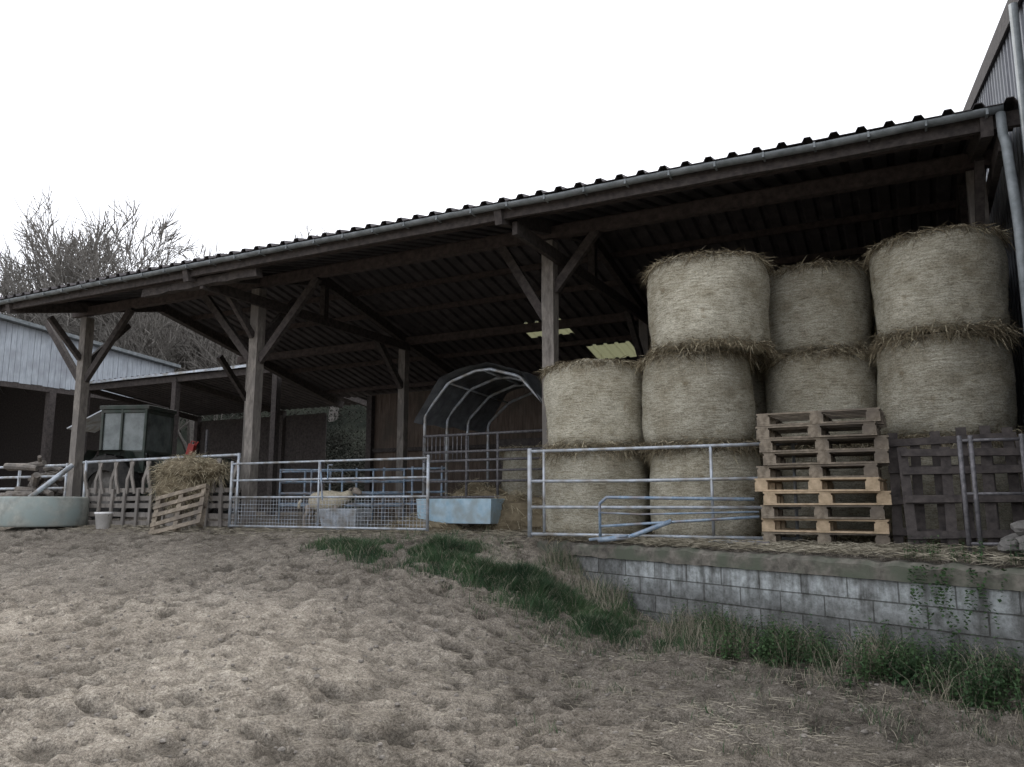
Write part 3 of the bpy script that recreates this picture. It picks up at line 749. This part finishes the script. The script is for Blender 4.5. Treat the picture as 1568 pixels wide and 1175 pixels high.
while n<40000:
    x,y,wd=along(P); yy=y+random.gauss(0,wd*.5); xx=x+random.gauss(0,.2)
    if yy>wally(xx)-.03 and xx>-4.9: continue
    c=noise.noise(Vector((xx,yy,0))*1.3)+.5*noise.noise(Vector((xx,yy,4))*4.5)+.14
    if c<U(-.2,.12): continue
    h=U(.03,.10)+.22*max(0,c)
    blade(g if R()<.88 else d,xx,yy,onground(xx,yy)-.01,h,U(.004,.008),U(.2,1.0)); n+=1
for k in range(150):
    cx=U(-5.5,1.8); cy=wally(cx)-abs(random.gauss(.4,1.1))-.1
    for i in range(60):
        x=cx+random.gauss(0,.11); y=cy+random.gauss(0,.08)
        if y>wally(x)-.03: continue
        blade(g if R()<.5 else d,x,y,onground(x,y)-.01,U(.02,.11),U(.003,.007),U(.3,1.2))
for i in range(11000):
    x=U(-4.6,2.2); y=wally(x)-.04-abs(random.gauss(0,.28))
    if noise.noise(Vector((x*1.5,y*2,9)))<-.05: continue
    blade(d if R()<.65 else g,x,y,onground(x,y)-.01,U(.08,.36),U(.003,.006),U(.2,.9))
g.obj('grass','grass'); d.obj('dry_grass','drygrass')
def weeds(name,pts,mt,seed,hh=.32,ls=(.03,.06)):
    random.seed(seed); m=MB()
    for (cx,cy,cz,rad,ns) in pts:
        for i in range(ns):
            x=cx+random.gauss(0,rad); y=cy+random.gauss(0,rad*.5); h=hh*U(.35,1)
            if cz is None and y>wally(x)-.06: y=wally(x)-.06-abs(random.gauss(0,.05))
            lx,ly=U(-.12,.12),U(-.12,.12); z0=cz if cz is not None else onground(x,y)
            m.strand((x,y,z0),(lx,ly,1),h,.006)
            nl=int(h/.035)
            for k in range(nl):
                f=(k+1)/nl; p=Vector((x+lx*f*h,y+ly*f*h,z0+h*f)); a=k*1.6+U(-.4,.4)
                for q in (0,math.pi):
                    dd=Vector((math.cos(a+q),math.sin(a+q),U(-.4,.35))); L=U(*ls)*(1.25-.6*f); s=dd.cross(Vector((0,0,1))).normalized()*L*.36
                    m.add([p,p+dd*L*.45+s,p+dd*L*1.0+Vector((0,0,-.01)),p+dd*L*.45-s],[(0,1,2,3)])
    return m.obj(name,mt)
random.seed(17); pts=[]
for cx,n_,rd in ((-1.35,12,.28),(-.3,8,.25),(.55,16,.35),(1.35,12,.3)):
    for k in range(n_):
        x=cx+random.gauss(0,rd); pts.append((x,wally(x)-U(.10,.65),None,.14,15))
for k in range(6):
    x=U(-3.4,-1.6); pts.append((x,wally(x)-U(.1,.3),None,.08,7))
weeds('nettle_patch',pts,'nettle',3,.36)
pts=[(x,wally(x)+.08,.0,.06,9) for x in (-.05,.1,.3,.42,.75)]
weeds('wall_weeds',pts,'nettle',4,.22,(.025,.045))
random.seed(9); m=MB()
for k in range(22):
    x0=.1+random.gauss(0,.12) if k<15 else .45+random.gauss(0,.1); z=-.02; x=x0
    for j in range(int(U(6,26))):
        x+=U(-.02,.02); z-=.028
        p=Vector((x,wally(x)-.075,z)); 
        for q in range(2):
            dd=Vector((U(-1,1),U(-1,-.2),U(-.8,.4))).normalized(); L=U(.02,.045); s=dd.cross(Vector((0,0,1))).normalized()*L*.4
            m.add([p,p+dd*L*.5+s,p+dd*L,p+dd*L*.5-s],[(0,1,2,3)])
m.obj('wall_creeper','nettle')

# ---------------------------------------------------------------- bare trees
def tree_mesh(seed,H=15,levels=6):
    random.seed(seed); m=MB()
    def br(p,d,L,r,lv):
        n=3 if lv>2 else 2; pts=[p]; rr=[r]; q=p.copy(); dd=d.copy()
        for i in range(n):
            dd=(dd+Vector((U(-1,1),U(-1,1),U(-.6,.8)))*.15).normalized(); q=q+dd*L/n; pts.append(q.copy()); rr.append(r*(1-.45*(i+1)/n))
        m.tube(pts,rr,6 if lv>3 else 3,False)
        if lv==0: return
        k=random.choice((3,4,4)) if lv>1 else 5
        for i in range(k):
            f=U(.35,1.0) if i else 1.0
            idx=f*n; a=int(min(idx,n-1)); b=pts[a].lerp(pts[a+1],idx-a)
            ax=Vector((U(-1,1),U(-1,1),U(-.2,.2))).normalized(); sp=U(.35,.85) if i else U(.05,.3)
            nd=(dd*math.cos(sp)+ax.cross(dd).normalized()*math.sin(sp)+Vector((0,0,.06))).normalized()
            br(b,nd,L*U(.66,.80),max(rr[-1]*U(.45,.75),.013),lv-1)
    br(Vector((0,0,0)),Vector((0,0,1)),H*.2,H*.015,levels)
    zz=sorted(v[2] for v in m.v)[int(len(m.v)*.985)]; s=H/zz; m.v=[(a*s,b*s,c*s) for a,b,c in m.v]
    return m.mesh('bare_tree','bark')
T1=tree_mesh(3,16,6); T2=tree_mesh(8,15,6)
random.seed(2)
def plant(me,x,y,top):
    z=gz(x,y)-.2; h=16 if me is T1 else 15; s=(top-z)/h; inst('bare_tree',me,(x,y,z),(0,0,U(0,6.28)),(s,s,s))
plant(T1,-38.3,26.3,15.4)
plant(T2,-36.6,27.8,15.8)
plant(T2,-40.5,25.5,14.2)
plant(T1,-46,24,13.2)
plant(T2,-35.0,29.8,14.0)
plant(T1,-36,43,20.0)
for k in range(10):
    t=U(55,70); u=-.62+.62*k/12+U(-.02,.02); x=(-.447+.891*u)*t; y=(.877+.454*u)*t
    plant(random.choice((T1,T2)),x,y,gz(x,y)+U(3.5,6))
random.seed(4); m=MB()
for k in range(215):
    if k<150: t=U(50,85); u=U(-.75,.05); r=U(1.2,2.6); L0,L1=.04,.13
    else: t=U(34,50); u=U(-.34,-.12); r=U(.8,1.7); L0,L1=.03,.09
    x=(-.447+.891*u)*t; y=(.877+.454*u)*t
    if y<26.5: continue
    z0=gz(x,y)
    for i in range(420 if k<150 else 800):
        d=Vector((random.gauss(0,1),random.gauss(0,1),random.gauss(0,1))).normalized()*r*U(.3,1.1)
        p=Vector((x,y,z0+r*.6))+d*1.0; L=U(L0,L1)
        a=Vector((U(-1,1),U(-1,1),U(-1,1))).normalized()*L; b=a.cross(Vector((U(-1,1),U(-1,1),U(-1,1)))).normalized()*L*.5
        m.add([p-a,p+b,p+a,p-b],[(0,1,2,3)])
m.obj('distant_woodland','woods')

# ---------------------------------------------------------------- sky, sun, camera
w=bpy.data.worlds.new("World"); scene.world=w; w.use_nodes=True; nt=w.node_tree; N=nt.nodes; L=nt.links
bg=N['Background']; sky=N.new('ShaderNodeTexSky'); sky.sky_type='NISHITA'; sky.sun_disc=False
EL,AZ=math.radians(54),math.radians(-30)
sky.sun_elevation=EL; sky.sun_rotation=AZ; sky.dust_density=6; sky.air_density=1.2
hs_=N.new('ShaderNodeHueSaturation'); hs_.inputs['Saturation'].default_value=.3; L.new(sky.outputs[0],hs_.inputs['Color'])
mx=N.new('ShaderNodeMixRGB'); mx.inputs[0].default_value=.8; mx.inputs[2].default_value=(11.5,11.8,12.6,1); L.new(hs_.outputs[0],mx.inputs[1])
L.new(mx.outputs[0],bg.inputs[0]); bg.inputs[1].default_value=.15
sd=bpy.data.lights.new('sun','SUN'); sd.energy=1.5; sd.angle=math.radians(10); sd.color=(1,.97,.92)
so=bpy.data.objects.new('sun',sd); COL.objects.link(so)
D=Vector((math.sin(AZ)*math.cos(EL),math.cos(AZ)*math.cos(EL),math.sin(EL))); so.rotation_euler=D.to_track_quat('Z','Y').to_euler()
cam=bpy.data.cameras.new('camera'); co=bpy.data.objects.new('camera',cam); COL.objects.link(co)
cam.lens=36*1200/1568; cam.sensor_width=36; cam.clip_end=3000; cam.clip_start=.05
co.location=(0,0,.5); co.rotation_euler=(math.radians(98.7),0,math.radians(27)); scene.camera=co
scene.view_settings.view_transform='Standard'; scene.view_settings.look='None'; scene.view_settings.exposure=0
